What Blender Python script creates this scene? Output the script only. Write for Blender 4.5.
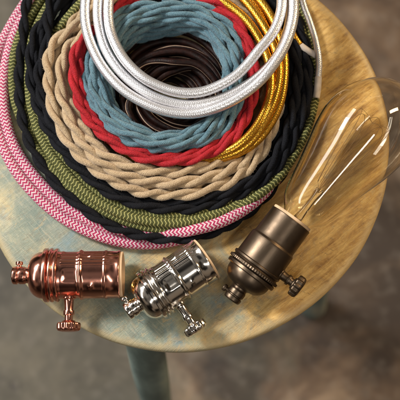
import bpy, bmesh, math, random
import numpy as np
from mathutils import Vector, Matrix

for o in list(bpy.data.objects): bpy.data.objects.remove(o)
scene = bpy.context.scene
COL = scene.collection
R = math.radians
S = 0.0007                      # metres per photo pixel on the seat plane

# ------------------------------------------------------------------ camera
DIST, TILT, AZ = 0.75, R(14), R(-76)
CAM = DIST * np.array([math.sin(TILT)*math.cos(AZ), math.sin(TILT)*math.sin(AZ), math.cos(TILT)])
FW = -CAM / DIST
RT = np.cross(FW, [0, 1, 0.]); RT /= np.linalg.norm(RT)
UP = np.cross(RT, FW)
FPX = 200 / (200 * S / DIST)
cd = bpy.data.cameras.new('camera'); cam = bpy.data.objects.new('camera', cd); COL.objects.link(cam)
m = Matrix.Identity(4)
for i in range(3):
    m[i][0] = RT[i]; m[i][1] = UP[i]; m[i][2] = -FW[i]; m[i][3] = CAM[i]
cam.matrix_world = m
cd.sensor_width = 36; cd.lens = 18 * FPX / 200
cd.clip_start = 0.02; cd.clip_end = 50
cd.dof.use_dof = True; cd.dof.focus_distance = DIST - 0.02; cd.dof.aperture_fstop = 8.5
scene.camera = cam

def at(u, v, z=0.0):
    """world point seen at photo pixel (u,v), z in photo pixels above the seat"""
    d = FW + ((u-200)/FPX)*RT - ((v-200)/FPX)*UP
    t = (z*S - CAM[2]) / d[2]
    return CAM + t*d

# ------------------------------------------------------------------ world and lamps
w = bpy.data.worlds.new('World'); scene.world = w; w.use_nodes = True
nt = w.node_tree; bg = nt.nodes['Background']
tc = nt.nodes.new('ShaderNodeTexCoord'); sp = nt.nodes.new('ShaderNodeSeparateXYZ')
rp = nt.nodes.new('ShaderNodeValToRGB'); mr = nt.nodes.new('ShaderNodeMapRange')
mr.inputs[1].default_value = -1; mr.inputs[2].default_value = 1
nt.links.new(tc.outputs['Generated'], sp.inputs[0]); nt.links.new(sp.outputs[2], mr.inputs[0])
nt.links.new(mr.outputs[0], rp.inputs[0])
wn = nt.nodes.new('ShaderNodeTexNoise'); wn.inputs['Scale'].default_value = 1.9; wn.inputs['Detail'].default_value = .6; wn.inputs['Distortion'].default_value = .4
wr = nt.nodes.new('ShaderNodeValToRGB'); nt.links.new(tc.outputs['Generated'], wn.inputs['Vector']); nt.links.new(wn.outputs['Fac'], wr.inputs[0])
wr.color_ramp.elements[0].position = .42; wr.color_ramp.elements[0].color = (.08, .07, .06, 1)
wr.color_ramp.elements[1].position = .60; wr.color_ramp.elements[1].color = (2.9, 2.75, 2.6, 1)
wm = nt.nodes.new('ShaderNodeMix'); wm.data_type = 'RGBA'; wm.blend_type = 'MULTIPLY'; wm.inputs[0].default_value = 1
nt.links.new(rp.outputs[0], wm.inputs[6]); nt.links.new(wr.outputs[0], wm.inputs[7]); nt.links.new(wm.outputs[2], bg.inputs[0])
cr = rp.color_ramp
cr.elements[0].position = 0.40; cr.elements[0].color = (0.05, 0.042, 0.035, 1)
cr.elements[1].position = 1.0; cr.elements[1].color = (0.16, 0.155, 0.145, 1)
e = cr.elements.new(0.62); e.color = (0.15, 0.12, 0.09, 1)
bg.inputs[1].default_value = 0.4

def area(name, loc, target, sx, sy, power, color, along=(0, 0, 1)):
    """sx wide, sy long; its long side lies along the given direction"""
    l = bpy.data.lights.new(name, 'AREA'); l.shape = 'RECTANGLE'; l.size = sx; l.size_y = sy
    l.energy = power; l.color = color
    o = bpy.data.objects.new(name, l); COL.objects.link(o)
    zz = (Vector(loc) - Vector(target)).normalized(); xx = Vector(along).cross(zz).normalized(); yy = zz.cross(xx)
    o.matrix_world = Matrix.Translation(loc) @ Matrix((xx, yy, zz)).transposed().to_4x4()
    return o
area('window_lamp', (-1.15, 0.25, 1.10), (0.05, 0, 0), 0.26, 2.2, 15.0, (1.0, 0.97, 0.93), (.58, .81, 0))
area('added_key_lamp', (-1.12, 0.62, 1.22), (0.05, 0, 0), 0.24, 0.40, 30.0, (1.0, 0.96, 0.91), (.58, .81, 0))  # compact lamp added beside the window strip to sharpen cast shadows
area('narrow_window_lamp', (0.28, -0.78, 1.30), (0.05, 0, 0), 0.10, 0.9, 5.0, (1.0, 0.95, 0.88), (.58, .81, 0))
area('warm_fill_lamp', (1.2, 0.55, 0.80), (0.1, 0, 0), 0.14, 0.5, 11.0, (1.0, 0.72, 0.42))  # added warm fill that brightens the right side of the seat

scene.view_settings.view_transform = 'Standard'; scene.view_settings.look = 'None'
scene.view_settings.exposure = 0.06; scene.view_settings.gamma = 1
scene.render.engine = 'CYCLES'
scene.cycles.max_bounces = 12; scene.cycles.transmission_bounces = 10; scene.cycles.glossy_bounces = 6

# ------------------------------------------------------------------ node helper
class N:
    def __init__(s, name):
        s.m = bpy.data.materials.new(name); s.m.use_nodes = True
        s.t = s.m.node_tree; s.b = s.t.nodes['Principled BSDF']
    def n(s, typ, **kw):
        x = s.t.nodes.new(typ)
        for k, v in kw.items(): setattr(x, k, v)
        return x
    def l(s, a, b): s.t.links.new(a, b)
    def val(s, inp, v):
        if isinstance(v, bpy.types.NodeSocket): s.l(v, inp)
        else: inp.default_value = v
    def math(s, op, a, b=0.0, c=0.0):
        x = s.n('ShaderNodeMath', operation=op)
        s.val(x.inputs[0], a); s.val(x.inputs[1], b); s.val(x.inputs[2], c)
        return x.outputs[0]
    def mix(s, f, a, b, blend='MIX'):
        x = s.n('ShaderNodeMix', data_type='RGBA', blend_type=blend)
        s.val(x.inputs[0], f)
        for i, c in ((6, a), (7, b)):
            if isinstance(c, bpy.types.NodeSocket): s.l(c, x.inputs[i])
            else: x.inputs[i].default_value = tuple(c) + (1,) if len(c) == 3 else c
        return x.outputs[2]
    def noise(s, scale, detail=4, vec=None, rough=0.5, dist=0.0):
        x = s.n('ShaderNodeTexNoise'); x.inputs['Scale'].default_value = scale
        x.inputs['Detail'].default_value = detail; x.inputs['Roughness'].default_value = rough
        x.inputs['Distortion'].default_value = dist
        s.l(vec if vec else s.obj(), x.inputs['Vector'])
        return x.outputs['Fac']
    def obj(s):
        if not hasattr(s, '_o'): s._o = s.n('ShaderNodeTexCoord')
        return s._o.outputs['Object']
    def mapping(s, loc=(0,0,0), rot=(0,0,0), sc=(1,1,1), vec=None):
        if any(rot) and sc != (1, 1, 1): vec = s.mapping(rot=rot, vec=vec); rot = (0, 0, 0)
        x = s.n('ShaderNodeMapping'); x.inputs['Location'].default_value = loc
        x.inputs['Rotation'].default_value = rot; x.inputs['Scale'].default_value = sc
        s.l(vec if vec else s.obj(), x.inputs[0]); return x.outputs[0]
    def ramp(s, f, stops):
        x = s.n('ShaderNodeValToRGB'); s.l(f, x.inputs[0]); r = x.color_ramp
        while len(r.elements) < len(stops): r.elements.new(0.5)
        for e, (p, c) in zip(r.elements, stops):
            e.position = p; e.color = (c, c, c, 1) if isinstance(c, (int, float)) else tuple(c) + (1,)
        return x.outputs[0]
    def step(s, f, lo, hi): return s.ramp(f, [(lo, 0.0), (hi, 1.0)])
    def bump(s, h, strength=0.3, dist=0.001):
        x = s.n('ShaderNodeBump'); x.inputs['Strength'].default_value = strength
        x.inputs['Distance'].default_value = dist; s.l(h, x.inputs['Height'])
        s.l(x.outputs[0], s.b.inputs['Normal']); return x
    def set(s, **kw):
        for k, v in kw.items():
            i = s.b.inputs[k.replace('_', ' ')]
            if isinstance(v, bpy.types.NodeSocket): s.l(v, i)
            else: i.default_value = tuple(v) + (1,) if isinstance(v, tuple) and len(v) == 3 and i.type == 'RGBA' else v

# ------------------------------------------------------------------ materials
def seat_mat():
    k = N('worn_painted_wood')
    g = k.mapping(rot=(0, 0, R(-38)), sc=(1, 6, 1))
    grain = k.noise(42, 8, g, 0.68, 0.5)
    grain2 = k.noise(150, 5, k.mapping(rot=(0, 0, R(-38)), sc=(1, 11, 1)), 0.65)
    blot = k.noise(17, 8, None, 0.68, 0.5); blot2 = k.noise(30, 8, k.mapping(loc=(3, 1, 0)), 0.70, 0.8)
    fine = k.noise(520, 4, None, 0.75)
    cross = k.noise(75, 7, k.mapping(rot=(0, 0, R(48)), sc=(1, 9, 1)), 0.7, 0.4)
    wood = k.ramp(k.math('ADD', k.math('MULTIPLY', grain, .6), k.math('MULTIPLY', blot2, .4)), [(0.36, (0.21, 0.095, 0.025)), (0.47, (0.50, 0.29, 0.08)), (0.60, (0.76, 0.51, 0.18))])
    wood = k.mix(k.math('MULTIPLY', k.step(blot, 0.52, 0.66), .45), wood, (0.30, 0.15, 0.045))
    paint = k.ramp(blot, [(0.33, (0.12, 0.18, 0.155)), (0.48, (0.25, 0.28, 0.205)), (0.61, (0.50, 0.43, 0.235))])
    paint = k.mix(k.math('MULTIPLY', k.step(cross, 0.5, 0.72), 0.55), paint, (0.52, 0.47, 0.33))
    paint = k.mix(k.math('MULTIPLY', k.step(grain, 0.52, 0.70), 0.6), paint, (0.15, 0.21, 0.19))
    blue = k.step(k.noise(24, 4, k.mapping(loc=(7.3, 2.2, 0)), 0.6, 0.5), 0.55, 0.66)
    paint = k.mix(k.math('MULTIPLY', blue, 0.75), paint, (0.13, 0.24, 0.28))
    # painted on one side, rubbed to bare wood on the other
    x = k.n('ShaderNodeSeparateXYZ'); k.l(k.obj(), x.inputs[0])
    side = k.math('ADD', k.math('MULTIPLY', x.outputs[0], 4.2), k.math('MULTIPLY', x.outputs[1], 0.8))
    side = k.math('ADD', side, k.math('MULTIPLY', k.math('SUBTRACT', blot2, 0.5), 1.6))
    f = k.step(k.math('ADD', side, 0.52), 0.36, 0.78)
    c = k.mix(f, paint, wood)
    c = k.mix(k.math('MULTIPLY', k.step(grain2, 0.56, 0.72), 0.55), c, (0.13, 0.085, 0.045))
    c = k.mix(k.math('MULTIPLY', k.step(fine, 0.55, 0.8), 0.35), c, (0.66, 0.60, 0.45))
    ring = k.noise(38, 8, k.mapping(loc=(2, 8, 0), rot=(0, 0, R(-38)), sc=(1, 2.2, 1)), .75, 1.5)
    c = k.mix(k.math('MULTIPLY', k.step(ring, .52, .64), .30), c, (.17, .105, .045))
    chip = k.step(k.noise(70, 10, k.mapping(loc=(5, 5, 0), rot=(0, 0, R(-38)), sc=(1, 2.5, 1)), .78, .8), .575, .60)
    c = k.mix(k.math('MULTIPLY', chip, .55), c, (.50, .36, .17))
    nick = k.step(k.noise(130, 5, k.mapping(loc=(9, 4, 0), rot=(0, 0, R(20)), sc=(1, 3, 1)), .7, 1.2), .62, .70)
    c = k.mix(k.math('MULTIPLY', nick, .6), c, (.10, .07, .04))
    # rim rubbed bare
    rr = k.n('ShaderNodeVectorMath', operation='LENGTH'); k.l(k.mapping(sc=(1, 1, 0)), rr.inputs[0])
    rim = k.step(k.math('ADD', k.math('MULTIPLY', rr.outputs['Value'], 1/(212*S)), k.math('MULTIPLY', blot2, 0.05)), 0.975, 1.01)
    c = k.mix(k.math('MULTIPLY', rim, 0.55), c, (0.55, 0.42, 0.22))
    h = k.math('ADD', k.math('MULTIPLY', grain, 1.0), k.math('MULTIPLY', grain2, 0.6))
    h = k.math('ADD', h, k.math('MULTIPLY', fine, 0.15))
    k.bump(h, 0.35, 0.0012)
    k.set(Base_Color=c, Roughness=k.ramp(blot2, [(0.3, 0.38), (0.7, 0.6)]))
    return k.m
def leg_mat():
    k = N('faded_teal_paint')
    n = k.noise(20, 6, k.mapping(sc=(1, 1, .25)), .6)
    c = k.ramp(n, [(.40, (.11, .16, .15)), (.52, (.20, .27, .25)), (.64, (.40, .39, .30))])
    k.bump(n, .2); k.set(Base_Color=c, Roughness=.6); return k.m
def floor_mat():
    k = N('stained_concrete_painted_shadow')
    a = k.noise(2.6, 7, None, .62, .6); b = k.noise(9, 7, k.mapping(loc=(3, 4, 0)), .6, .4); f = k.noise(60, 5, None, .65)
    x = k.n('ShaderNodeSeparateXYZ'); k.l(k.obj(), x.inputs[0])
    s = k.math('ADD', k.math('MULTIPLY', x.outputs[0], 2.2), k.math('MULTIPLY', k.math('SUBTRACT', a, .5), 2.4))
    grey = k.ramp(b, [(.36, (.046, .040, .027)), (.5, (.088, .078, .054)), (.66, (.16, .138, .096))])
    brown = k.ramp(b, [(.38, (.034, .019, .011)), (.5, (.12, .076, .045)), (.62, (.29, .205, .13))])
    c = k.mix(k.step(k.math('ADD', s, .45), .32, .62), grey, brown)
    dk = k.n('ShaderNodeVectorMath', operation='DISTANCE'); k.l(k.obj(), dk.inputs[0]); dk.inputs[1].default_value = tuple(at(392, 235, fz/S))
    shadow_mask = k.step(k.math('ADD', dk.outputs['Value'], k.math('MULTIPLY', k.math('SUBTRACT', b, .5), .35)), .04, .17)
    c = k.mix(shadow_mask, (.035, .022, .014), c)  # stool's cast shadow painted into the floor colour
    v = k.n('ShaderNodeTexVoronoi'); v.inputs['Scale'].default_value = 9; k.l(k.obj(), v.inputs[0])
    spot = k.math('LESS_THAN', k.math('ADD', v.outputs['Distance'], k.math('MULTIPLY', k.math('SUBTRACT', f, .5), .25)), .055)
    c = k.mix(k.math('MULTIPLY', spot, .75), c, (.03, .024, .02))
    c = k.mix(k.math('MULTIPLY', k.step(f, .5, .75), .25), c, (.34, .30, .25))
    k.bump(f, .15); k.set(Base_Color=c, Roughness=.62); return k.m

def uvsplit(k):
    uv = k.n('ShaderNodeUVMap'); x = k.n('ShaderNodeSeparateXYZ'); k.l(uv.outputs[0], x.inputs[0])
    return x.outputs[0], x.outputs[1]
def braid_mat(name, ca, cb, n=4, period=5.5, amp=.9, duty=.5, soft=.12, metal=0., rough=.75, helix=0, vary=.25,
              fine=1.6, sheen=0., nu=10, bs=.55):
    """yarns woven round the cord: zigzag of two colours plus a fine weave"""
    k = N(name); u, v = uvsplit(k)
    tri = k.math('PINGPONG', k.math('MULTIPLY', u, n), .5)
    ph = k.math('ADD', k.math('DIVIDE', v, period*S), k.math('MULTIPLY', tri, 2*amp))
    ph = k.math('ADD', ph, k.math('MULTIPLY', u, helix))
    fr = k.math('PINGPONG', ph, .5)
    f = k.step(fr, duty*.5-soft*.5, duty*.5+soft*.5)
    c = k.mix(f, ca, cb)
    nz = k.noise(260, 3, None, .6)
    c = k.mix(k.math('MULTIPLY', k.step(nz, .45, .75), vary), c, tuple(q*.35 for q in ca))
    # fine yarn relief
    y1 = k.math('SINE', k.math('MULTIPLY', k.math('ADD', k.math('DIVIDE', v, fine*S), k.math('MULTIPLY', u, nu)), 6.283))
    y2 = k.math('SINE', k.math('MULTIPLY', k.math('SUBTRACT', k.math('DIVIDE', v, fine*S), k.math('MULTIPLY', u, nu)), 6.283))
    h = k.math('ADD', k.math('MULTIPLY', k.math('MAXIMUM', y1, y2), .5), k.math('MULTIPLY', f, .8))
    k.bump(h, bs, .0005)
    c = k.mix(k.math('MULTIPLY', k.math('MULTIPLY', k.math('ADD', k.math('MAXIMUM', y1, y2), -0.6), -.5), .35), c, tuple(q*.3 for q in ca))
    k.set(Base_Color=c, Roughness=rough, Metallic=metal)
    if sheen: k.set(Sheen_Weight=sheen)
    return k.m
def cotton_mat(name, c1, c2, rough=.9, sheen=.3, spec=.3):
    k = N(name); u, v = uvsplit(k)
    y1 = k.math('SINE', k.math('MULTIPLY', k.math('ADD', k.math('DIVIDE', v, 2.0*S), k.math('MULTIPLY', u, 7)), 6.283))
    y2 = k.math('SINE', k.math('MULTIPLY', k.math('SUBTRACT', k.math('DIVIDE', v, 2.0*S), k.math('MULTIPLY', u, 7)), 6.283))
    n = k.noise(900, 3, None, .7); n2 = k.noise(70, 4, None, .6)
    wv = k.math('MULTIPLY', k.math('ADD', k.math('MAXIMUM', y1, y2), 1), .5)
    f = k.math('ADD', k.math('MULTIPLY', wv, .16), k.math('MULTIPLY', n2, .55)); f = k.math('ADD', f, k.math('MULTIPLY', n, .35))
    c = k.ramp(f, [(.30, c1), (.85, c2)])
    c = k.mix(k.math('MULTIPLY', k.step(n, .5, .8), .35), c, tuple(min(1, q*1.6+.001) for q in c2))
    k.bump(k.math('ADD', k.math('MULTIPLY', k.math('MULTIPLY', wv, k.step(n2, .35, .6)), .22), k.math('ADD', k.math('MULTIPLY', n, 1.0), k.math('MULTIPLY', k.noise(400, 3), .8))), .75, .0007)
    k.set(Base_Color=c, Roughness=rough, Sheen_Weight=sheen, Specular_IOR_Level=spec); return k.m
def tracer_mat():
    k = N('dark_cord_with_pale_tracer'); u, v = uvsplit(k)
    ph = k.math('ADD', k.math('ADD', u, .25), k.math('MULTIPLY', k.math('SINE', k.math('DIVIDE', v, 70*S)), .24))
    line = k.math('LESS_THAN', k.math('ABSOLUTE', k.math('SUBTRACT', ph, .5)), k.math('ADD', .014, k.math('MULTIPLY', k.noise(1500, 2), .010)))
    c = k.mix(line, k.ramp(k.noise(300, 3), [(.3, (.003, .0012, .001)), (.7, (.020, .0055, .0035))]), (.40, .28, .20))
    k.bump(k.noise(1200, 2), .4, .0004)
    k.set(Base_Color=c, Roughness=.5, Specular_IOR_Level=.18); return k.m
def metal_mat(name, c, rough, tarnish=.15, tcol=(.1, .07, .05), brushed=False):
    k = N(name)
    n = k.noise(70, 6, None, .65, .5); s = k.noise(500, 3, k.mapping(sc=(.15, 1, 1)) if brushed else None, .6)
    col = k.mix(k.math('MULTIPLY', k.step(n, .5, .75), tarnish), c, tcol)
    k.bump(s, .06 if not brushed else .12, .0003)
    r = k.math('ADD', k.math('MULTIPLY', n, rough*.9), rough*.55)
    k.set(Base_Color=col, Metallic=1., Roughness=r); return k.m
def plain(name, c, rough=.6, metal=0., nscale=120):
    k = N(name); n = k.noise(nscale, 5)
    k.set(Base_Color=k.ramp(n, [(.3, tuple(q*.7 for q in c)), (.7, tuple(min(1, q*1.12) for q in c))]), Roughness=rough, Metallic=metal)
    k.bump(n, .1, .0005); return k.m

M = {
 'seat': seat_mat(), 'leg': leg_mat(),
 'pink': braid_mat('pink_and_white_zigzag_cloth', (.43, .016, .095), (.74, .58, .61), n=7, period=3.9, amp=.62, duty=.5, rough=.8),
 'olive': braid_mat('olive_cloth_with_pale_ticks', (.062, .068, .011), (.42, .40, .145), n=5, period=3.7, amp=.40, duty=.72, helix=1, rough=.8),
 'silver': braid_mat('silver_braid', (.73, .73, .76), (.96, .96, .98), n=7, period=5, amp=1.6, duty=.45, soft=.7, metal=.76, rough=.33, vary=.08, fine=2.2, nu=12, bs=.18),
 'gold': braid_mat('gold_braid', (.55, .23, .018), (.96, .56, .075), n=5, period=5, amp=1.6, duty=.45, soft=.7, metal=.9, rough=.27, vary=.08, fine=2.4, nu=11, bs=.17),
 'brown': tracer_mat(),
 'blue': cotton_mat('blue_cotton', (.032, .085, .118), (.155, .275, .33)),
 'beige': cotton_mat('beige_cotton', (.27, .185, .10), (.59, .445, .28)),
 'black': cotton_mat('black_cotton', (.002, .002, .003), (.010, .011, .015), sheen=0, spec=.22),
 'red': cotton_mat('red_cotton', (.22, .003, .008), (.50, .012, .022), rough=.7, sheen=.05),
 'copper': metal_mat('polished_copper', (.78, .36, .27), .19, .35, (.45, .12, .08)),
 'nickel': metal_mat('polished_nickel', (.80, .75, .69), .14, .2, (.28, .2, .14)),
 'bronze': metal_mat('aged_bronze', (.125, .092, .064), .42, .45, (.07, .05, .034), True),
 'card': plain('cardboard_liner', (.72, .50, .30), .8),
 'dark': plain('black_phenolic', (.02, .018, .016), .4),
 'tape': plain('pale_end_tape', (.66, .58, .50), .6),
 'brass': metal_mat('brass', (.75, .5, .2), .2),
 'wire': plain('filament_wire', (.30, .17, .06), .5, .3),
}
def glass_mat():
    k = N('clear_bulb_glass')
    k.set(Base_Color=(1., .968, .89), Roughness=0.0, IOR=1.45, Transmission_Weight=1.0)
    k.bump(k.noise(22, 2, k.mapping(sc=(.35, 1, 1)), .4, .6), .12, .002); return k.m
M['glass'] = glass_mat()

# ------------------------------------------------------------------ object helpers
def obj(name, verts, faces, mat, parent=None, smooth=True, uvs=None, loc=None):
    me = bpy.data.meshes.new(name); me.from_pydata([tuple(v) for v in verts], [], faces)
    if uvs is not None:
        l = me.uv_layers.new(name='UVMap'); l.data.foreach_set('uv', np.asarray(uvs, float).ravel())
    me.materials.append(mat)
    if smooth: me.polygons.foreach_set('use_smooth', [True]*len(me.polygons))
    me.update()
    o = bpy.data.objects.new(name, me); COL.objects.link(o)
    if parent: o.parent = parent
    return o
def tag(o, label=None, cat=None, group=None, kind=None):
    for k, v in (('label', label), ('category', cat), ('group', group), ('kind', kind)):
        if v: o[k] = v
    return o
def empty(name, loc, rot=None):
    o = bpy.data.objects.new(name, None); COL.objects.link(o); o.location = loc; o.empty_display_size = .01
    if rot is not None: o.rotation_mode = 'QUATERNION'; o.rotation_quaternion = rot
    return o
class MB:
    """collects shapes into one mesh"""
    def __init__(s): s.v = []; s.f = []
    def add(s, v, f):
        b = len(s.v); s.v += [tuple(p) for p in v]; s.f += [tuple(i+b for i in q) for q in f]
    def lathe(s, prof, n=64, axis=0, mod=None, origin=(0, 0, 0)):
        """prof = [(along, radius)], revolved about an axis; mod(a, along, r) -> r"""
        v = []; f = []
        for (x, r) in prof:
            for i in range(n):
                a = 2*math.pi*i/n; rr = mod(a, x, r) if mod else r
                p = (x, rr*math.cos(a), rr*math.sin(a)) if axis == 0 else ((rr*math.cos(a), rr*math.sin(a), x) if axis == 2 else (rr*math.cos(a), x, rr*math.sin(a)))
                v.append(tuple(p[j]+origin[j] for j in range(3)))
        for j in range(len(prof)-1):
            for i in range(n):
                a, b = j*n+i, j*n+(i+1) % n
                f.append((a, b, b+n, a+n))
        s.add(v, f)
    def build(s, name, mat, parent=None, smooth=True, bevel=0):
        return obj(name, s.v, s.f, mat, parent, smooth)
def sharp(o, ang=35):
    bm = bmesh.new(); bm.from_mesh(o.data)
    bmesh.ops.recalc_face_normals(bm, faces=bm.faces)
    for e in bm.edges:
        if len(e.link_faces) == 2 and e.calc_face_angle(0) > R(ang): e.smooth = False
    bm.to_mesh(o.data); bm.free(); return o

def tube_arrays(P, rad, seg=10, vscale=1.0, base=0, upv=(0, 0, 1), cap=True):
    P = np.asarray(P); n = len(P)
    T = np.gradient(P, axis=0); T /= np.linalg.norm(T, axis=1)[:, None]
    side = np.cross(T, np.array(upv)); side /= np.linalg.norm(side, axis=1)[:, None]
    up = np.cross(side, T)
    L = np.r_[0, np.cumsum(np.linalg.norm(np.diff(P, axis=0), axis=1))]
    a = np.arange(seg)*2*np.pi/seg
    rad = np.broadcast_to(np.asarray(rad, float), (n,))
    V = P[:, None, :] + rad[:, None, None]*(np.cos(a)[None, :, None]*side[:, None, :] + np.sin(a)[None, :, None]*up[:, None, :])
    F = []; UV = []
    for j in range(n-1):
        for i in range(seg):
            i2 = (i+1) % seg
            F.append((base+j*seg+i, base+(j+1)*seg+i, base+(j+1)*seg+i2, base+j*seg+i2))
            u0, u1 = i/seg, (i+1)/seg
            UV += [(u0, L[j]), (u0, L[j+1]), (u1, L[j+1]), (u1, L[j])]
    V = V.reshape(-1, 3)
    if cap:
        for j0, rev in ((0, False), ((n-1)*seg, True)):
            q = tuple(base+j0+i for i in range(seg)); F.append(q if not rev else q[::-1]); UV += [(0, 0)]*seg
    return V, F, UV

# ------------------------------------------------------------------ setting
fz = -0.52
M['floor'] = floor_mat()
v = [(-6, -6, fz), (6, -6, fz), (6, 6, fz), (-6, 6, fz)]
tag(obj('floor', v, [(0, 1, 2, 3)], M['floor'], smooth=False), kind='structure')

# stool
cx, cy, RS = -19.5*S, 60*S, 210.5*S
stool = tag(empty('round_stool', (cx, cy, fz)), 'round wooden stool with worn green and ochre painted seat carrying the cords', 'stool')
mb = MB()
T = 26*S
prof = [(-T, RS*.80), (-T+0.5*S, RS*.93), (-T*.80, RS-5*S), (-T*.55, RS-1.2*S), (-T*.30, RS), (-4.*S, RS-.3*S), (-1.8*S, RS-1.5*S), (-.5*S, RS-3.8*S), (0, RS-7*S)]
prof = [(-T, 0.0005)] + prof + [(0, RS*f) for f in (.9, .7, .5, .3, .1, .0005)]
def seatmod(a, x, r): return r*(1+.0022*math.sin(3*a+1)+.0012*math.sin(7*a)+.0006*math.sin(19*a)) if r > RS*.6 else r
mb.lathe(prof, 220, axis=2, mod=seatmod, origin=(0, 0, -fz))
seat = mb.build('seat', M['seat'], stool)
seat.data.transform(Matrix.Translation((0, 0, fz))); seat.location = (0, 0, -fz)   # texture origin at the seat top
legpts = []
for kk, (deg, r0, r1) in enumerate(((-103, 186, 272), (-22, 150, 176), (77, 186, 250), (160, 176, 240))):
    a = R(deg); t = np.array([r0*S*math.cos(a), r0*S*math.sin(a), -T-fz-.003]); a = R(deg-(6 if kk == 0 else 0)); b = np.array([r1*S*math.cos(a), r1*S*math.sin(a), 0.0])
    legpts.append((t, b))
    P = [t+(b-t)*q for q in np.linspace(0, 1, 24)]
    rr = [19*S + (3*S)*math.sin(math.pi*min(1, q*1.3))*(1-q) + 3*S*q for q in np.linspace(0, 1, 24)]
    V, F, UV = tube_arrays(P, rr, 20, upv=(0, 1, .01))
    obj('leg', V, F, M['leg'], stool)
for kk in range(4):
    q = .16 if kk % 2 == 0 else .24
    A = legpts[kk][0]*(1-q)+legpts[kk][1]*q; B = legpts[(kk+1) % 4][0]*(1-q)+legpts[(kk+1) % 4][1]*q
    d = (B-A)/np.linalg.norm(B-A)
    P = [A+(B-A)*s for s in np.linspace(0.04, .96, 14)]
    V, F, UV = tube_arrays(P, [8*S+3*S*math.sin(math.pi*s) for s in np.linspace(0, 1, 14)], 14)
    obj('stretcher', V, F, M['leg'], stool)

# ------------------------------------------------------------------ cords
CC = np.array([165., 75.])
def interp_periodic(keys, th):
    """keys [(deg, r, z)] -> smooth periodic curves (monotone-ish cubic) at th (deg)"""
    ks = sorted(keys); A = np.array([k[0] for k in ks], float)
    out = []
    for c in (1, 2):
        Y = np.array([k[c] for k in ks], float)
        a = np.r_[A-360, A, A+360]; y = np.r_[Y, Y, Y]
        m_ = np.zeros(len(a)); h = np.diff(a); dl = np.diff(y)/h
        m_[1:-1] = (dl[:-1]*h[1:]+dl[1:]*h[:-1])/(h[1:]+h[:-1])
        t = np.mod(th, 360); i = np.clip(np.searchsorted(a, t, side='right')-1, 0, len(a)-2)
        hh = h[i]; s = (t-a[i])/hh
        out.append((2*s**3-3*s**2+1)*y[i]+(s**3-2*s**2+s)*hh*m_[i]+(-2*s**3+3*s**2)*y[i+1]+(s**3-s**2)*hh*m_[i+1])
    return out
def coil_path(loops, centre=CC, step=2.5, seed=1, wob=.8, start=268, wobz=.6):
    """one continuous cord running through all its loops, changing from one to the next out of the photo's frame"""
    rng = np.random.RandomState(seed); pts = []
    n = len(loops)
    for li, keys in enumerate(loops):
        r0 = np.mean([k[1] for k in keys]); cnt = int(2*math.pi*r0/step)
        f = np.arange(cnt)/cnt; th = start + 360*f
        r, z = interp_periodic(keys, th)
        if li+1 < n:
            r2, z2 = interp_periodic(loops[li+1], th)
            w_ = np.clip((f-.90)/.10, 0, 1); w_ = w_*w_*(3-2*w_)
            r = r*(1-w_)+r2*w_; z = z*(1-w_)+z2*w_
        elif n > 1:
            f2 = f < .965; th = th[f2]; r = r[f2]; z = z[f2]; f = f[f2]
        else:
            f2 = f < .965; th = th[f2]; r = r[f2]; z = z[f2]; f = f[f2]
        ph = rng.rand(6)*6.28; env = np.sin(np.pi*np.clip(f, 0, 1))**.3
        t = np.radians(th)
        r = r + wob*env*(np.sin(5*t+ph[0])+.6*np.sin(9*t+ph[1])+.4*np.sin(17*t+ph[2]))*.6
        z = z + wobz*env*(np.sin(4*t+ph[3])+.6*np.sin(11*t+ph[4]))
        for a_, rr, zz in zip(t, r, z):
            pts.append(at(centre[0]+rr*math.cos(a_), centre[1]+rr*math.sin(a_), zz))
    P = np.array(pts)
    for _ in range(2): P[1:-1] = (P[:-2]+2*P[1:-1]+P[2:])/4
    return P
def round_cord(name, loops, rad, mat, label, parent=None, extra=None, **kw):
    P = coil_path(loops, **kw)
    V, F, UV = tube_arrays(P, rad*S, 14)
    return tag(obj(name, V, F, mat, parent, uvs=UV), label, 'cord') if not parent else obj(name, V, F, mat, parent, uvs=UV)
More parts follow.
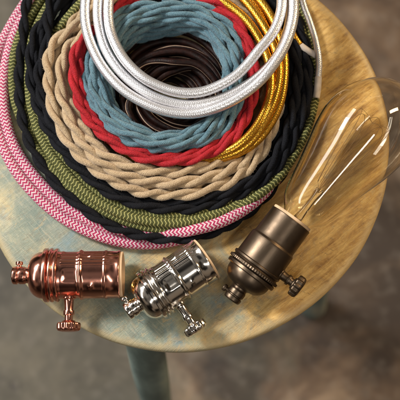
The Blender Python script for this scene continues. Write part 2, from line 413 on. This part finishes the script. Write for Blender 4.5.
def twisted_cord(name, loops, rad, off, pitch, mat, label, seed=1, plies=2, fuzz=.45, **kw):
    P = coil_path(loops, seed=seed, **kw)
    T_ = np.gradient(P, axis=0); T_ /= np.linalg.norm(T_, axis=1)[:, None]
    side = np.cross(T_, [0, 0, 1.]); side /= np.linalg.norm(side, axis=1)[:, None]; up = np.cross(side, T_)
    L = np.r_[0, np.cumsum(np.linalg.norm(np.diff(P, axis=0), axis=1))]
    rng = np.random.RandomState(seed+50); hair = []
    jit = np.interp(L, np.linspace(0, L[-1], int(L[-1]/(60*S))+2), rng.randn(int(L[-1]/(60*S))+2)*.35)
    ph = L/(pitch*S)*2*np.pi + jit
    V_, F_, U_ = [], [], []; base = 0
    for q in range(plies):
        a = ph+2*np.pi*q/plies
        Q = P + off*S*(np.cos(a)[:, None]*side + np.sin(a)[:, None]*up)
        rr = rad*S*(1+.05*np.sin(L/(23*S)+q*2))
        V, F, UV = tube_arrays(Q, rr, 10, base=base)
        V_.append(V); F_ += F; U_ += UV; base += len(V)
        # loose cotton fibres standing off the yarn
        nf = int(L[-1]/(S*fuzz)) if fuzz else 0
        ii = rng.randint(2, len(Q)-2, nf); aa = rng.rand(nf)*6.283
        nn = np.cos(aa)[:, None]*side[ii] + np.sin(aa)[:, None]*up[ii]
        tt = T_[ii]*(rng.rand(nf)*2-1)[:, None] + np.cross(nn, T_[ii])*(rng.rand(nf)*2-1)[:, None]
        p0 = Q[ii] + nn*rr[ii][:, None]*.95; ln = (rng.rand(nf)*2.2+.8)[:, None]*S
        p1 = p0 + nn*ln*.35 + tt*ln*.5; p2 = p1 + nn*ln*.12 + tt*ln*.7
        wd = np.cross(tt, nn); wd /= np.linalg.norm(wd, axis=1)[:, None]+1e-9; wd *= .09*S
        H = np.stack([p0-wd, p0+wd, p1+wd, p1-wd, p2], 1).reshape(-1, 3)
        V_.append(H)
        for h_ in range(nf):
            b0 = base+5*h_; F_.append((b0, b0+1, b0+2, b0+3)); F_.append((b0+3, b0+2, b0+4)); U_ += [(0, 0)]*7
        base += len(H)
    return tag(obj(name, np.vstack(V_), F_, mat, uvs=U_), label, 'cord')
def K(z, *p):   # loop keys: (deg, r) or (deg, r, z)
    return [(q[0], q[1], q[2] if len(q) > 2 else z) for q in p]

# seat-level outermost ones first
round_cord('cloth_covered_cord', [
    K(7, (0,140,6), (40,146,6), (65,156,6), (80,163,6), (92,168.5,6), (112,173.5,7), (135,176), (158,177), (180,172), (200,160), (215,154,8), (235,152), (270,150), (315,148)),
    K(8, (0,139,7), (20,141,6), (36,149,6), (46,153,8), (57,156,13), (70,157,17), (80,157,18), (92,157.5,12), (104,161,8), (120,164.5,8), (135,165), (158,166), (180,161), (196,155,10), (212,148,14), (235,146,14), (270,146), (315,144)),
  ], 5.9, M['pink'], 'pink and white zigzag cloth cord, outermost coil of the pile on the stool', seed=3, wob=.5)
twisted_cord('twisted_cloth_cord', [
    K(8, (0,136,7), (30,148,6), (52,159,6), (68,163.5,7), (82,164.5,12), (94,163,17), (112,159.5,18), (135,154.5,17), (158,150.5,16), (180,146,16), (195,147,20), (208,157,22), (235,154,14), (270,150), (315,142)),
  ], 3.1, 2.6, 50, M['black'], 'black twisted cloth cord lying between the pink zigzag cord and the olive cord', seed=4)
round_cord('cloth_covered_cord', [
    K(10, (0,151,9), (25,151.5,11), (40,153,13), (52,152,15), (64,151,15), (76,152.5,13), (90,154,15), (112,150,15), (135,146,14), (160,150,9), (180,153,9), (197,150,14), (208,146,15), (235,144), (270,146), (315,150)),
    K(16, (0,143,9), (45,147,12), (90,148,22), (112,144,21), (135,140,20), (160,138,14), (180,136,14), (197,137,18), (210,136,18), (235,134), (270,138), (315,143)),
    K(16, (0,136,9), (45,140,12), (90,141,18), (135,134,16), (180,127,14), (212,112,20), (235,110), (270,125), (315,136)),
    K(7, (0,146,6), (45,148,6), (90,151,7), (135,141,7), (180,146,7), (235,140), (270,140), (315,143)),
  ], 4.9, M['olive'], 'olive green cloth cord with pale ticks, coiled just inside the pink zigzag cord', seed=5, wob=.7)
twisted_cord('twisted_cloth_cord', [
    K(18, (0,143,17), (20,143,17), (45,145,17), (70,139,20), (90,134,24), (112,131,26), (135,128,25), (160,130,24), (180,135,22), (195,137,22), (212,130,26), (235,124), (270,130), (315,140)),
    K(20, (0,133,22), (20,134,22), (45,137,22), (70,130,22), (90,127,20), (135,123,20), (160,124,26), (180,127,28), (197,122,30), (212,136,28), (235,136), (270,130), (315,132)),
    K(15, (0,138,14), (45,140,15), (90,130,15), (135,127,17), (180,130,16), (212,128,22), (235,120), (270,128), (315,136)),
    K(10, (0,145,12), (45,145,11), (90,137,12), (135,130,12), (180,135,12), (225,126), (270,132), (315,142)),
    K(12, (0,127,12), (45,129,12), (90,131,12), (135,126,10), (180,131,12), (212,118,16), (235,116), (270,124), (315,126)),
    K(8, (0,137,8), (45,135,8), (90,125,8), (135,120,9), (180,120,9), (235,118), (270,128), (315,136)),
  ], 3.0, 2.6, 52, M['black'], 'thick black twisted cloth cord coiled between the olive cord and the beige cord', seed=6)
twisted_cord('twisted_cloth_cord', [
    K(28, (0,114,19), (20,118,20), (45,126,22), (70,123,26), (90,119.5), (112,119), (135,117.5,30), (160,117,32), (180,117,34), (195,117,36), (207,104,38), (220,92,36), (250,94,30), (315,100,22)),
    K(30, (0,106,18), (45,116,24), (70,111,29), (90,108,31), (112,108,32), (135,107,34), (160,105.5,34), (180,105,34), (195,101,36), (207,90,36), (225,84,32), (270,92,30), (315,98,22)),
    K(30, (0,102,16), (45,106,24), (70,99,31), (90,97,33), (112,98,34), (135,98,33), (160,97,26), (180,97,24), (225,96,22), (270,96,22), (315,100,18)),
    K(20, (0,110,14), (45,121,16), (90,113,22), (135,112,24), (180,111,26), (225,96,24), (270,100,20), (315,104,16)),
    K(22, (0,102,12), (45,109,16), (90,103,24), (135,103,26), (180,101,26), (225,90,24), (270,94,20), (315,96,16)),
    K(14, (0,110,10), (45,113,12), (90,112,16), (135,109,18), (180,110,20), (225,104,20), (270,106,14), (315,108,12)),
  ], 3.3, 2.9, 52, M['beige'], 'beige twisted cotton cord coiled in three rows between the red and black cords', seed=7, wob=1.0)
round_cord('cloth_covered_cord', [
    K(38, (0,106), (20,106), (45,101,37), (62,93,30), (80,88,22), (110,84,18), (180,86,20), (225,90,20), (270,92,28), (303,93,38), (330,99,39)),
    K(37, (0,114), (20,111), (45,106,34), (60,97,28), (80,92,18), (110,84,10), (180,86,12), (225,92,14), (270,100,26), (310,109,37), (330,110,38)),
    K(35, (0,120,34), (20,117,33), (40,111,31), (58,100,25), (80,90,14), (110,88,10), (180,88,10), (225,92,12), (270,104,24), (315,120,35), (335,121,36)),
    K(28, (0,109,29), (20,108,28), (45,100,27), (62,92,20), (90,86,12), (180,86,8), (225,88,10), (270,96,20), (315,114,29), (335,113,30)),
  ], 4.5, M['gold'], 'shiny gold braided cord showing at the right of the pile beneath the silver cord', seed=8, wob=.5)
twisted_cord('twisted_cloth_cord', [
    K(38, (0,90,38), (20,91,38), (45,93,38), (70,89,39), (90,86.5,39), (112,86,39), (135,87,39), (160,90,40), (180,92,41), (197,93,42), (215,84,40), (250,84,36), (300,88,37), (330,90,38)),
    K(32, (0,87,32), (45,90,32), (90,84,33), (135,84,33), (180,88,34), (225,82,34), (270,82,30), (315,86,31)),
    K(33, (0,84,33), (45,87,34), (90,81.5,35), (135,82,35), (160,84,35), (180,85,36), (200,88,37), (225,80,34), (270,80,32), (300,82,35), (330,84,35)),
  ], 2.9, 2.4, 48, M['red'], 'red twisted cloth cord coiled between the blue cord and the beige cord', seed=9)
twisted_cord('twisted_cloth_cord', [
    K(37, (0,78), (45,79), (90,74), (135,76), (180,78), (225,76), (270,78), (315,80)),
    K(43, (0,72), (45,73), (90,69), (135,71), (180,73), (225,70), (270,70), (315,73)),
    K(41, (0,64), (45,65), (90,63), (135,64), (180,65), (225,63), (270,64), (315,65)),
    K(35, (0,62), (45,63), (90,60), (135,61), (180,61), (225,58), (270,57), (290,59), (315,62)),
    K(29, (0,66), (45,66), (90,63), (135,62), (180,59), (225,54), (250,53), (270,52), (290,56), (315,61)),
    K(23, (0,64), (45,64), (90,65), (135,62), (180,57), (225,51), (250,48), (270,48), (290,52), (315,58)),
    K(17, (0,62), (45,64), (90,66), (135,62), (180,56), (225,48), (250,44), (270,44), (290,49), (315,57)),
    K(11, (0,63), (45,65), (90,66), (135,61), (180,55), (225,46), (250,41), (270,41), (290,47), (315,57)),
    K(5, (0,66), (45,67), (90,67), (135,62), (180,57), (225,49), (270,44), (315,58)),
    K(22, (0,77), (90,76), (180,77), (270,74)),
    K(19, (0,70), (90,69), (180,70), (270,67)),
    K(14, (0,74), (90,73), (180,74), (270,71)),
    K(14, (0,71), (90,70), (180,71), (270,68)),
    K(9, (0,77), (90,76), (180,77), (270,74)),
    K(20, (0,80), (90,79), (180,80), (270,77)),
  ], 2.7, 2.5, 54, M['blue'], 'dusty blue twisted cotton cord, tall inner coil beneath the silver cord', seed=10, wob=1.6, wobz=1.2)
BC = np.array([174., 97.])
round_cord('cloth_covered_cord', [
    K(25, (0,46), (45,46), (90,42), (135,46), (180,48), (225,44), (270,35,30), (315,41,28)),
    K(23, (0,46), (45,42), (90,32), (180,32), (270,32), (315,42)),
    K(19, (0,45), (45,39), (90,26), (180,24), (270,26), (315,38)),
    K(16, (0,46), (45,47), (90,41), (135,47), (180,49), (225,45), (270,36,14), (315,41,14)),
    K(7, (0,42,7), (45,43), (90,38), (135,43), (180,46), (225,41), (270,36,7), (315,39,7)),
    K(6, (0,33), (45,35), (90,31), (135,36), (180,38), (225,34), (270,30), (315,30)),
    K(12, (0,48), (45,49), (90,43), (135,49), (180,51), (225,47), (270,42), (315,44)),
    K(5.5, (0,24), (45,26), (90,24), (135,30), (180,32), (225,28), (270,24), (315,22)),
    K(9, (0,50), (45,50), (90,48), (135,51), (180,55), (225,58), (270,56), (315,54)),
    K(5, (0,54), (45,51), (90,48), (135,53), (180,58), (225,66), (270,66), (315,60)),
    K(5, (0,16), (45,18), (90,16), (135,24), (180,26), (225,22), (270,16), (315,14)),
    K(5, (0,51), (45,51), (90,48), (135,51), (180,53), (225,50), (270,46), (315,48)),
    K(13, (0,43), (90,40), (180,44), (270,39), (315,40)),
    K(9, (0,37), (90,34), (180,38), (270,33), (315,34)),
    K(18, (0,38), (90,35), (180,39), (270,34), (315,35)),
    K(10, (0,31), (90,28), (180,32), (270,27), (315,28)),
    K(6, (0,28), (90,25), (180,29), (270,24), (315,25)),
    K(16, (0,50), (90,47), (180,51), (270,46), (315,47)),
    K(22, (0,50), (90,47), (180,51), (270,46), (315,47)),
    K(10, (0,53), (90,50), (180,54), (270,49), (315,50)),
    K(5, (0,46), (90,43), (180,47), (270,42), (315,43)),
    K(5, (0,38), (90,35), (180,39), (270,34), (315,35)),
  ], 3.7, M['brown'], 'dark brown cord with thin pale tracer lines, nested inside the hollow of the blue coil', centre=BC, seed=12, wobz=.3, wob=.5, start=200)

# silver cord: three loops on top of the pile, one tail over the edge
SC = np.array([190., 10.])
silver = tag(empty('braided_cord', tuple(at(190, 10, 0))), 'shiny silver braided cord in three loops lying on top of the pile', 'cord')
silP = coil_path([
    K(57, (0,91,60), (12,87,60), (30,80,59), (55,80,57), (90,83,56), (135,82,56), (165,82,56), (195,82), (225,84,52), (270,90,46), (315,92,52)),
    K(54, (0,101,51), (30,98,50), (60,94,49), (90,94.5,49), (135,93,49), (165,92.5,51), (195,92.5), (225,94,46), (270,98,40), (315,102,44)),
    K(54, (0,104,60), (30,100,60), (60,100,55), (90,103.5,51), (120,104,50), (150,104.5,50), (170,105,51), (195,105), (225,105,48), (270,106,42), (315,106,50)),
  ], centre=SC, seed=11, wob=.35, wobz=.4)
tail = [at(*q) for q in ((262,-92,40), (285,-62,36), (297,-30,34), (303,2,32), (310,22,28), (316,42,24), (319,62,20), (318,80,16))]
def spline(pts, n=12):
    pts = np.array(pts); out = []
    ext = np.vstack([2*pts[0]-pts[1], pts, 2*pts[-1]-pts[-2]])
    for i in range(len(pts)-1):
        p0, p1, p2, p3 = ext[i:i+4]
        for t in np.arange(n)/n:
            out.append(.5*((2*p1)+(-p0+p2)*t+(2*p0-5*p1+4*p2-p3)*t*t+(-p0+3*p1-3*p2+p3)*t**3))
    out.append(pts[-1]); return np.array(out)
off = np.array(at(190, 10, 0))
V, F, UV = tube_arrays(silP-off, 5.1*S, 16)
obj('loops', V, F, M['silver'], silver, uvs=UV)
tl = spline(tail)
V, F, UV = tube_arrays(tl-off, 3.4*S, 12); obj('tail', V, F, M['silver'], silver, uvs=UV)
V, F, UV = tube_arrays(spline([at(318.2,77,16.5), at(317.6,88,14.5), at(316,98,13)], 8)-off, 3.7*S, 12); obj('end_wrap', V, F, M['tape'], silver, uvs=UV)

# short cut end of a copper coloured cord poking out at the right
ce = tag(empty('cord_end', tuple(at(300, 45, 20))), 'short whitish cord end poking out beside the silver tail', 'cord')
off2 = np.array(at(300, 45, 20))
V, F, UV = tube_arrays(spline([at(287,20,24), at(294,36,24), at(300,45,22)], 8)-off2, 3.5*S, 12); obj('braid', V, F, M['gold'], ce, uvs=UV)
V, F, UV = tube_arrays(spline([at(299,44,22.2), at(307,50,20), at(317,56,17)], 8)-off2, 3.3*S, 12); obj('end_wrap', V, F, M['tape'], ce, uvs=UV)

# ------------------------------------------------------------------ lamp sockets (local x runs from the cord bushing to the open mouth, in photo pixels x S)
def place_axis(name, a, b, roll=0):
    A, B = Vector(at(*a)), Vector(at(*b)); x = (B-A).normalized()
    y = Vector((0, 0, 1)).cross(x).normalized(); z = x.cross(y)
    m_ = Matrix((x, y, z)).transposed() @ Matrix.Rotation(roll, 3, 'X')
    o = empty(name, A, m_.to_quaternion()); return o, (B-A).length/S
def sc(prof, k=1.0, kr=1.0): return [(x*S*k, r*S*kr) for x, r in prof]
def rnd(pts, n=3):
    """soften a profile's corners a little"""
    out = [pts[0]]
    for i in range(1, len(pts)-1):
        p0, p, p1 = [np.array(q, float) for q in pts[i-1:i+2]]
        d0 = np.linalg.norm(p0-p); d1 = np.linalg.norm(p1-p); q = min(.45, .35*min(d0, d1))
        a = p+(p0-p)/max(d0, 1e-6)*q; b = p+(p1-p)/max(d1, 1e-6)*q
        out += [tuple(a), tuple(.25*a+.5*p+.25*b), tuple(b)]
    out.append(pts[-1]); return out
def key_switch(parent, mat, x, y0, ylen, kr=11, tilt=0.0, zoff=0, plain_knob=False):
    """turn key: collar, stem and ribbed knob; sticks out along local -y"""
    st = MB()
    st.lathe(sc(rnd([(y0-3, 6.6), (y0+3, 6.6), (y0+3.2, 5.2), (y0+5, 4.6), (y0+ylen*.55, 4.2), (y0+ylen*.55, 5.4), (y0+ylen*.72, 5.4), (y0+ylen*.72, 4), (y0+ylen, 4)])), 28, axis=0)
    s_ = st.build('key_stem', mat, parent)
    kb = MB(); yk = y0+ylen-2
    def rib(a, xx, r): return r*(1+.055*math.cos(12*a)) if r > kr*S*.8 else r
    kb.lathe(sc(rnd([(yk, .2), (yk, kr*.55), (yk+1.5, kr*.62), (yk+2, kr*.95), (yk+3.5, kr), (yk+7.5, kr), (yk+9.5, kr*.9), (yk+10.5, kr*.6), (yk+10.2, .2)])), 96, axis=0, mod=rib)
    k_ = kb.build('key_knob', mat, parent)
    rot = Matrix.Rotation(R(-90), 4, 'Z')
    mt = Matrix.Translation((x*S, 0, zoff*S)) @ Matrix.Rotation(tilt, 4, 'X') @ rot
    for o in (s_, k_): o.data.transform(mt); sharp(o, 40)
def socket_common(par, mat, L, shell_mod=None, smooth_shell=False):
    """profiles measured for L = 112"""
    k = L/112
    b = MB()
    b.lathe(sc(rnd([(3, 4.5), (0, 4.8), (-.2, 7.6), (1, 8.6), (5, 8.8), (5.4, 7.6), (6.6, 7.6), (7, 8.6), (12, 8.6), (14, 7.6), (16, 8)]), k), 48)
    sharp(b.build('cord_bushing', mat, par), 40)
    s_ = MB(); s_.lathe([(x*S, r*S) for x, r in rnd([(7.5, 2.2), (10.3, 2.2), (10.3, 3.5), (13, 3.6), (13.6, 3), (13.6, .9), (12.8, .9), (12.8, .1)])], 20, axis=1, origin=(6.5*k*S, 0, 0))
    o = s_.build('set_screw', mat, par); sharp(o)
    d = MB()
    dome = [(15, 8), (17, 9.2)] + [(17+15*math.sin(t)**1.0*1.0, 9.2+13.6*(1-math.cos(t))) for t in np.linspace(.15, 1.2, 1)]
    dome = [(15.5, 7.6), (16.4, 9.6)] + [(31-14.3*math.cos(t), 9.6+13.2*math.sin(t)) for t in np.linspace(.06, math.pi/2, 14)]
    dome += [(32, 22.8), (32, 25.4), (33, 26.2), (36, 26.2), (36.8, 25.2), (36.8, 24)]
    d.lathe(sc(dome, k), 72); sharp(d.build('cap', mat, par), 40)
    c = MB()
    c.lathe(sc(rnd([(36.6, 23.6), (38, 23.8), (38.3, 26), (40.5, 26.4), (41.5, 25), (42.5, 24.4), (43.5, 25.8), (46, 26), (46.8, 24.8), (46.8, 23)]), k), 72)
    sharp(c.build('collar_ring', mat, par), 40)

def shiny_socket(name, a, b, mat, label, knob, roll=0, klen=24):
    par, L = place_axis(name, a, b, roll); k = L/112
    tag(par, label, 'lamp socket')
    socket_common(par, mat, L)
    sh = MB()
    prof = [(46, 23.2), (47.5, 23.4), (49, 23)]
    prof += [(x, 23.0) for x in np.arange(50, 66, 1.0)]
    prof += [(67, 23.1), (68, 23.9), (69.2, 24.4), (70.4, 23.9), (71.4, 23.1)] + [(x, 22.9) for x in np.arange(72.5, 92, 1.)]
    prof += [(92, 22.8), (93, 23.4), (94, 23.6), (95, 23.4), (96, 22.8), (102, 22.7), (105.5, 22.8), (107, 23.4), (108, 23.2), (108, 22.4)]
    def emb(aa, x, r):
        xx = x/S/k; q = 0
        for ca in (0.35, 1.75, 3.1, 4.5, 5.6):
            dx = (xx-60)/7.0; da = ((aa-ca+math.pi) % (2*math.pi)-math.pi)/.26
            q += -.9*math.exp(-(dx*dx)**3-(da*da)**3)
            dx = (xx-80)/2.0; da = ((aa-ca-.5+math.pi) % (2*math.pi)-math.pi)/.12
            q += .9*math.exp(-(dx*dx)-(da*da))
        # pressed flutes on one side of the shell
        if 50 < xx < 102 and 0.35 < (aa % (2*math.pi)) < 1.35:
            q += .3*math.cos((aa-.35)*2*math.pi*6)
        return r+q*S
    sh.lathe(sc(prof, k), 288, mod=emb); sh.build('shell', mat, par)
    ins = MB()
    ins.lathe(sc([(60, 21.4), (108, 21.9), (110.2, 22.2), (110.8, 22), (110.8, 20.6), (110, 20.4), (60, 20.2)], k), 64)
    sharp(ins.build('card_liner', M['card'], par))
    inn = MB(); inn.lathe(sc([(103, 20.3), (103, 18.2), (80, 18), (78, .1)], k), 48); inn.build('screw_shell', M['brass'], par)
    key_switch(par, mat, knob[0]*k, 20, klen, tilt=knob[1])
    return par
shiny_socket('lamp_socket', (12.5, 275.5, 28), (124.5, 274.5, 22.5), M['copper'], 'polished copper lamp socket hanging its bushing over the left edge of the stool', (57, R(2)), klen=26)
shiny_socket('lamp_socket', (126.5, 312.5, 26), (208, 258, 22), M['nickel'], 'shiny silver nickel lamp socket lying between the copper and bronze sockets', (55, R(5)), klen=25)

# bronze socket, tipped up a little by the bulb
par, L = place_axis('lamp_socket', (231, 300, 21), (292.5, 217.5, 34)); k = L/106
tag(par, 'dull bronze lamp socket with smooth stepped shell holding the clear bulb', 'lamp socket')
socket_common(par, M['bronze'], L*1.06)
sh = MB()
sh.lathe(sc(rnd([(44, 23.2), (46, 24.2), (70, 23.9), (72, 23.7), (74, 22.2), (76, 22), (101, 21.6), (103.5, 21.8), (104, 21), (103, 20.6), (80, 20.2)]), k), 96)
sharp(sh.build('shell', M['bronze'], par), 40)
ins = MB(); ins.lathe(sc([(70, 20.2), (104, 20.6), (106.2, 20.9), (106.8, 20.4), (106.6, 19.2), (75, 18.8)], k), 64)
sharp(ins.build('card_liner', M['card'], par))
inn = MB(); inn.lathe(sc([(100, 18.9), (100, 17.8), (66, 17.6), (64, .1)], k), 48); inn.build('screw_shell', M['brass'], par)
key_switch(par, M['bronze'], 52*k, 21, 18, kr=10.5, tilt=R(4))
# cable teeth round the collar
tm = MB(); nT = 60
def tooth(a, x, r): return r*(1+.012*math.cos(nT*a))
tm.lathe(sc([(37.2, 25.3), (38, 27.0), (40.4, 27.0), (41.2, 25.2)], k), 272, mod=tooth); sharp(tm.build('ribbed_ring', M['bronze'], par), 50)

# ------------------------------------------------------------------ bulb
A = Vector(at(296.5, 220, 35)); Bv = Vector(at(401, 86.5, 57))
x = (Bv-A).normalized(); y = Vector((0, 0, 1)).cross(x).normalized(); z = x.cross(y)
bulb = empty('light_bulb', A, Matrix((x, y, z)).transposed().to_quaternion())
tag(bulb, 'clear teardrop filament bulb screwed into the bronze socket, reaching over the stool edge', 'light bulb')
outer = [(-14, 13.2), (-6, 13.8), (0, 15.5), (6, 20), (13, 25), (24, 28.6), (40, 32), (55, 35.6), (70, 39.4), (84, 43.0), (96, 45.2), (106, 46.0), (116, 45.4), (126, 43.2), (136, 39.2), (145, 33.6), (152, 27.4), (158, 20.5), (162, 13.5), (164.2, 7), (165, .05)]
def dense(p, n=4):
    q = spline([(a, b, 0) for a, b in p], n); return [(a[0], max(a[1], .05)) for a in q]
outer = dense(outer)
inner = []
for i, (a, b) in enumerate(outer):
    i0, i1 = max(0, i-1), min(len(outer)-1, i+1)
    tx, tr = outer[i1][0]-outer[i0][0], outer[i1][1]-outer[i0][1]; l = math.hypot(tx, tr)
    inner.append((a + tr/l*1.1, max(b - tx/l*1.1, .05)))
gl = MB(); gl.lathe(sc(outer + inner[::-1] + [outer[0]]), 96)
g = gl.build('glass_envelope', M['glass'], bulb)
bm = bmesh.new(); bm.from_mesh(g.data); bmesh.ops.remove_doubles(bm, verts=bm.verts, dist=1e-7); bmesh.ops.recalc_face_normals(bm, faces=bm.faces); bm.to_mesh(g.data); bm.free()
cp = MB(); cp.lathe(sc([(-32, .1), (-32, 5), (-30, 10), (-28, 15.5), (-10, 16.2), (-9, 14.2)]), 48, mod=lambda a, xx, r: r); cp.build('screw_base', M['brass'], bulb)
stm = MB(); stm.lathe(sc([(-13, 9), (-8, 7.5), (0, 4.5), (12, 3.6), (26, 3.2), (34, 4.6), (37, 4), (37.6, .1), (30, .1)]), 32)
stm.build('glass_stem', M['glass'], bulb)
# long looping filament strung between the stem and a support near the top
def wires(name, paths, rad):
    Vs, Fs = [], []; base = 0
    for p in paths:
        V, F, UV = tube_arrays(spline([tuple(c*S for c in q) for q in p], 10), rad*S, 6, base=base, upv=(0.02, .13, .99)); Vs.extend(V); Fs += F; base += len(V)
    obj(name, Vs, Fs, M['wire'], bulb)
loops_ = []
for i in range(5):
    a0, a1 = math.pi*(i/5*2), math.pi*((i+.8)/5*2)
    def pp(xx, rr, a): return (xx, rr*math.cos(a), rr*math.sin(a))
    am = (a0+a1)/2
    loops_.append([pp(42, 7, a0), pp(70, 12.5, a0), pp(100, 17.5, a0), pp(116, 18.5, (a0*2+am)/3), pp(122, 18, am), pp(116, 18.5, (a1*2+am)/3), pp(100, 17.5, a1), pp(70, 12.5, a1), pp(42, 7, a1)])
wires('filament', loops_, .24)
wires('filament_support', [[(34, 0, 0), (60, .5, 0), (90, .2, .4), (118, 0, 0)]] +
      [[(118, 0, 0), (121, 9*math.cos(a), 9*math.sin(a)), (122, 18*math.cos(a), 18*math.sin(a))] for a in [math.pi*((i+.4)/5*2) for i in range(5)]] +
      [[(33, 0, 0), (38, 3*math.cos(a), 3*math.sin(a)), (42, 7*math.cos(a), 7*math.sin(a))] for a in [math.pi*(i/5*2) for i in range(5)]], .15)
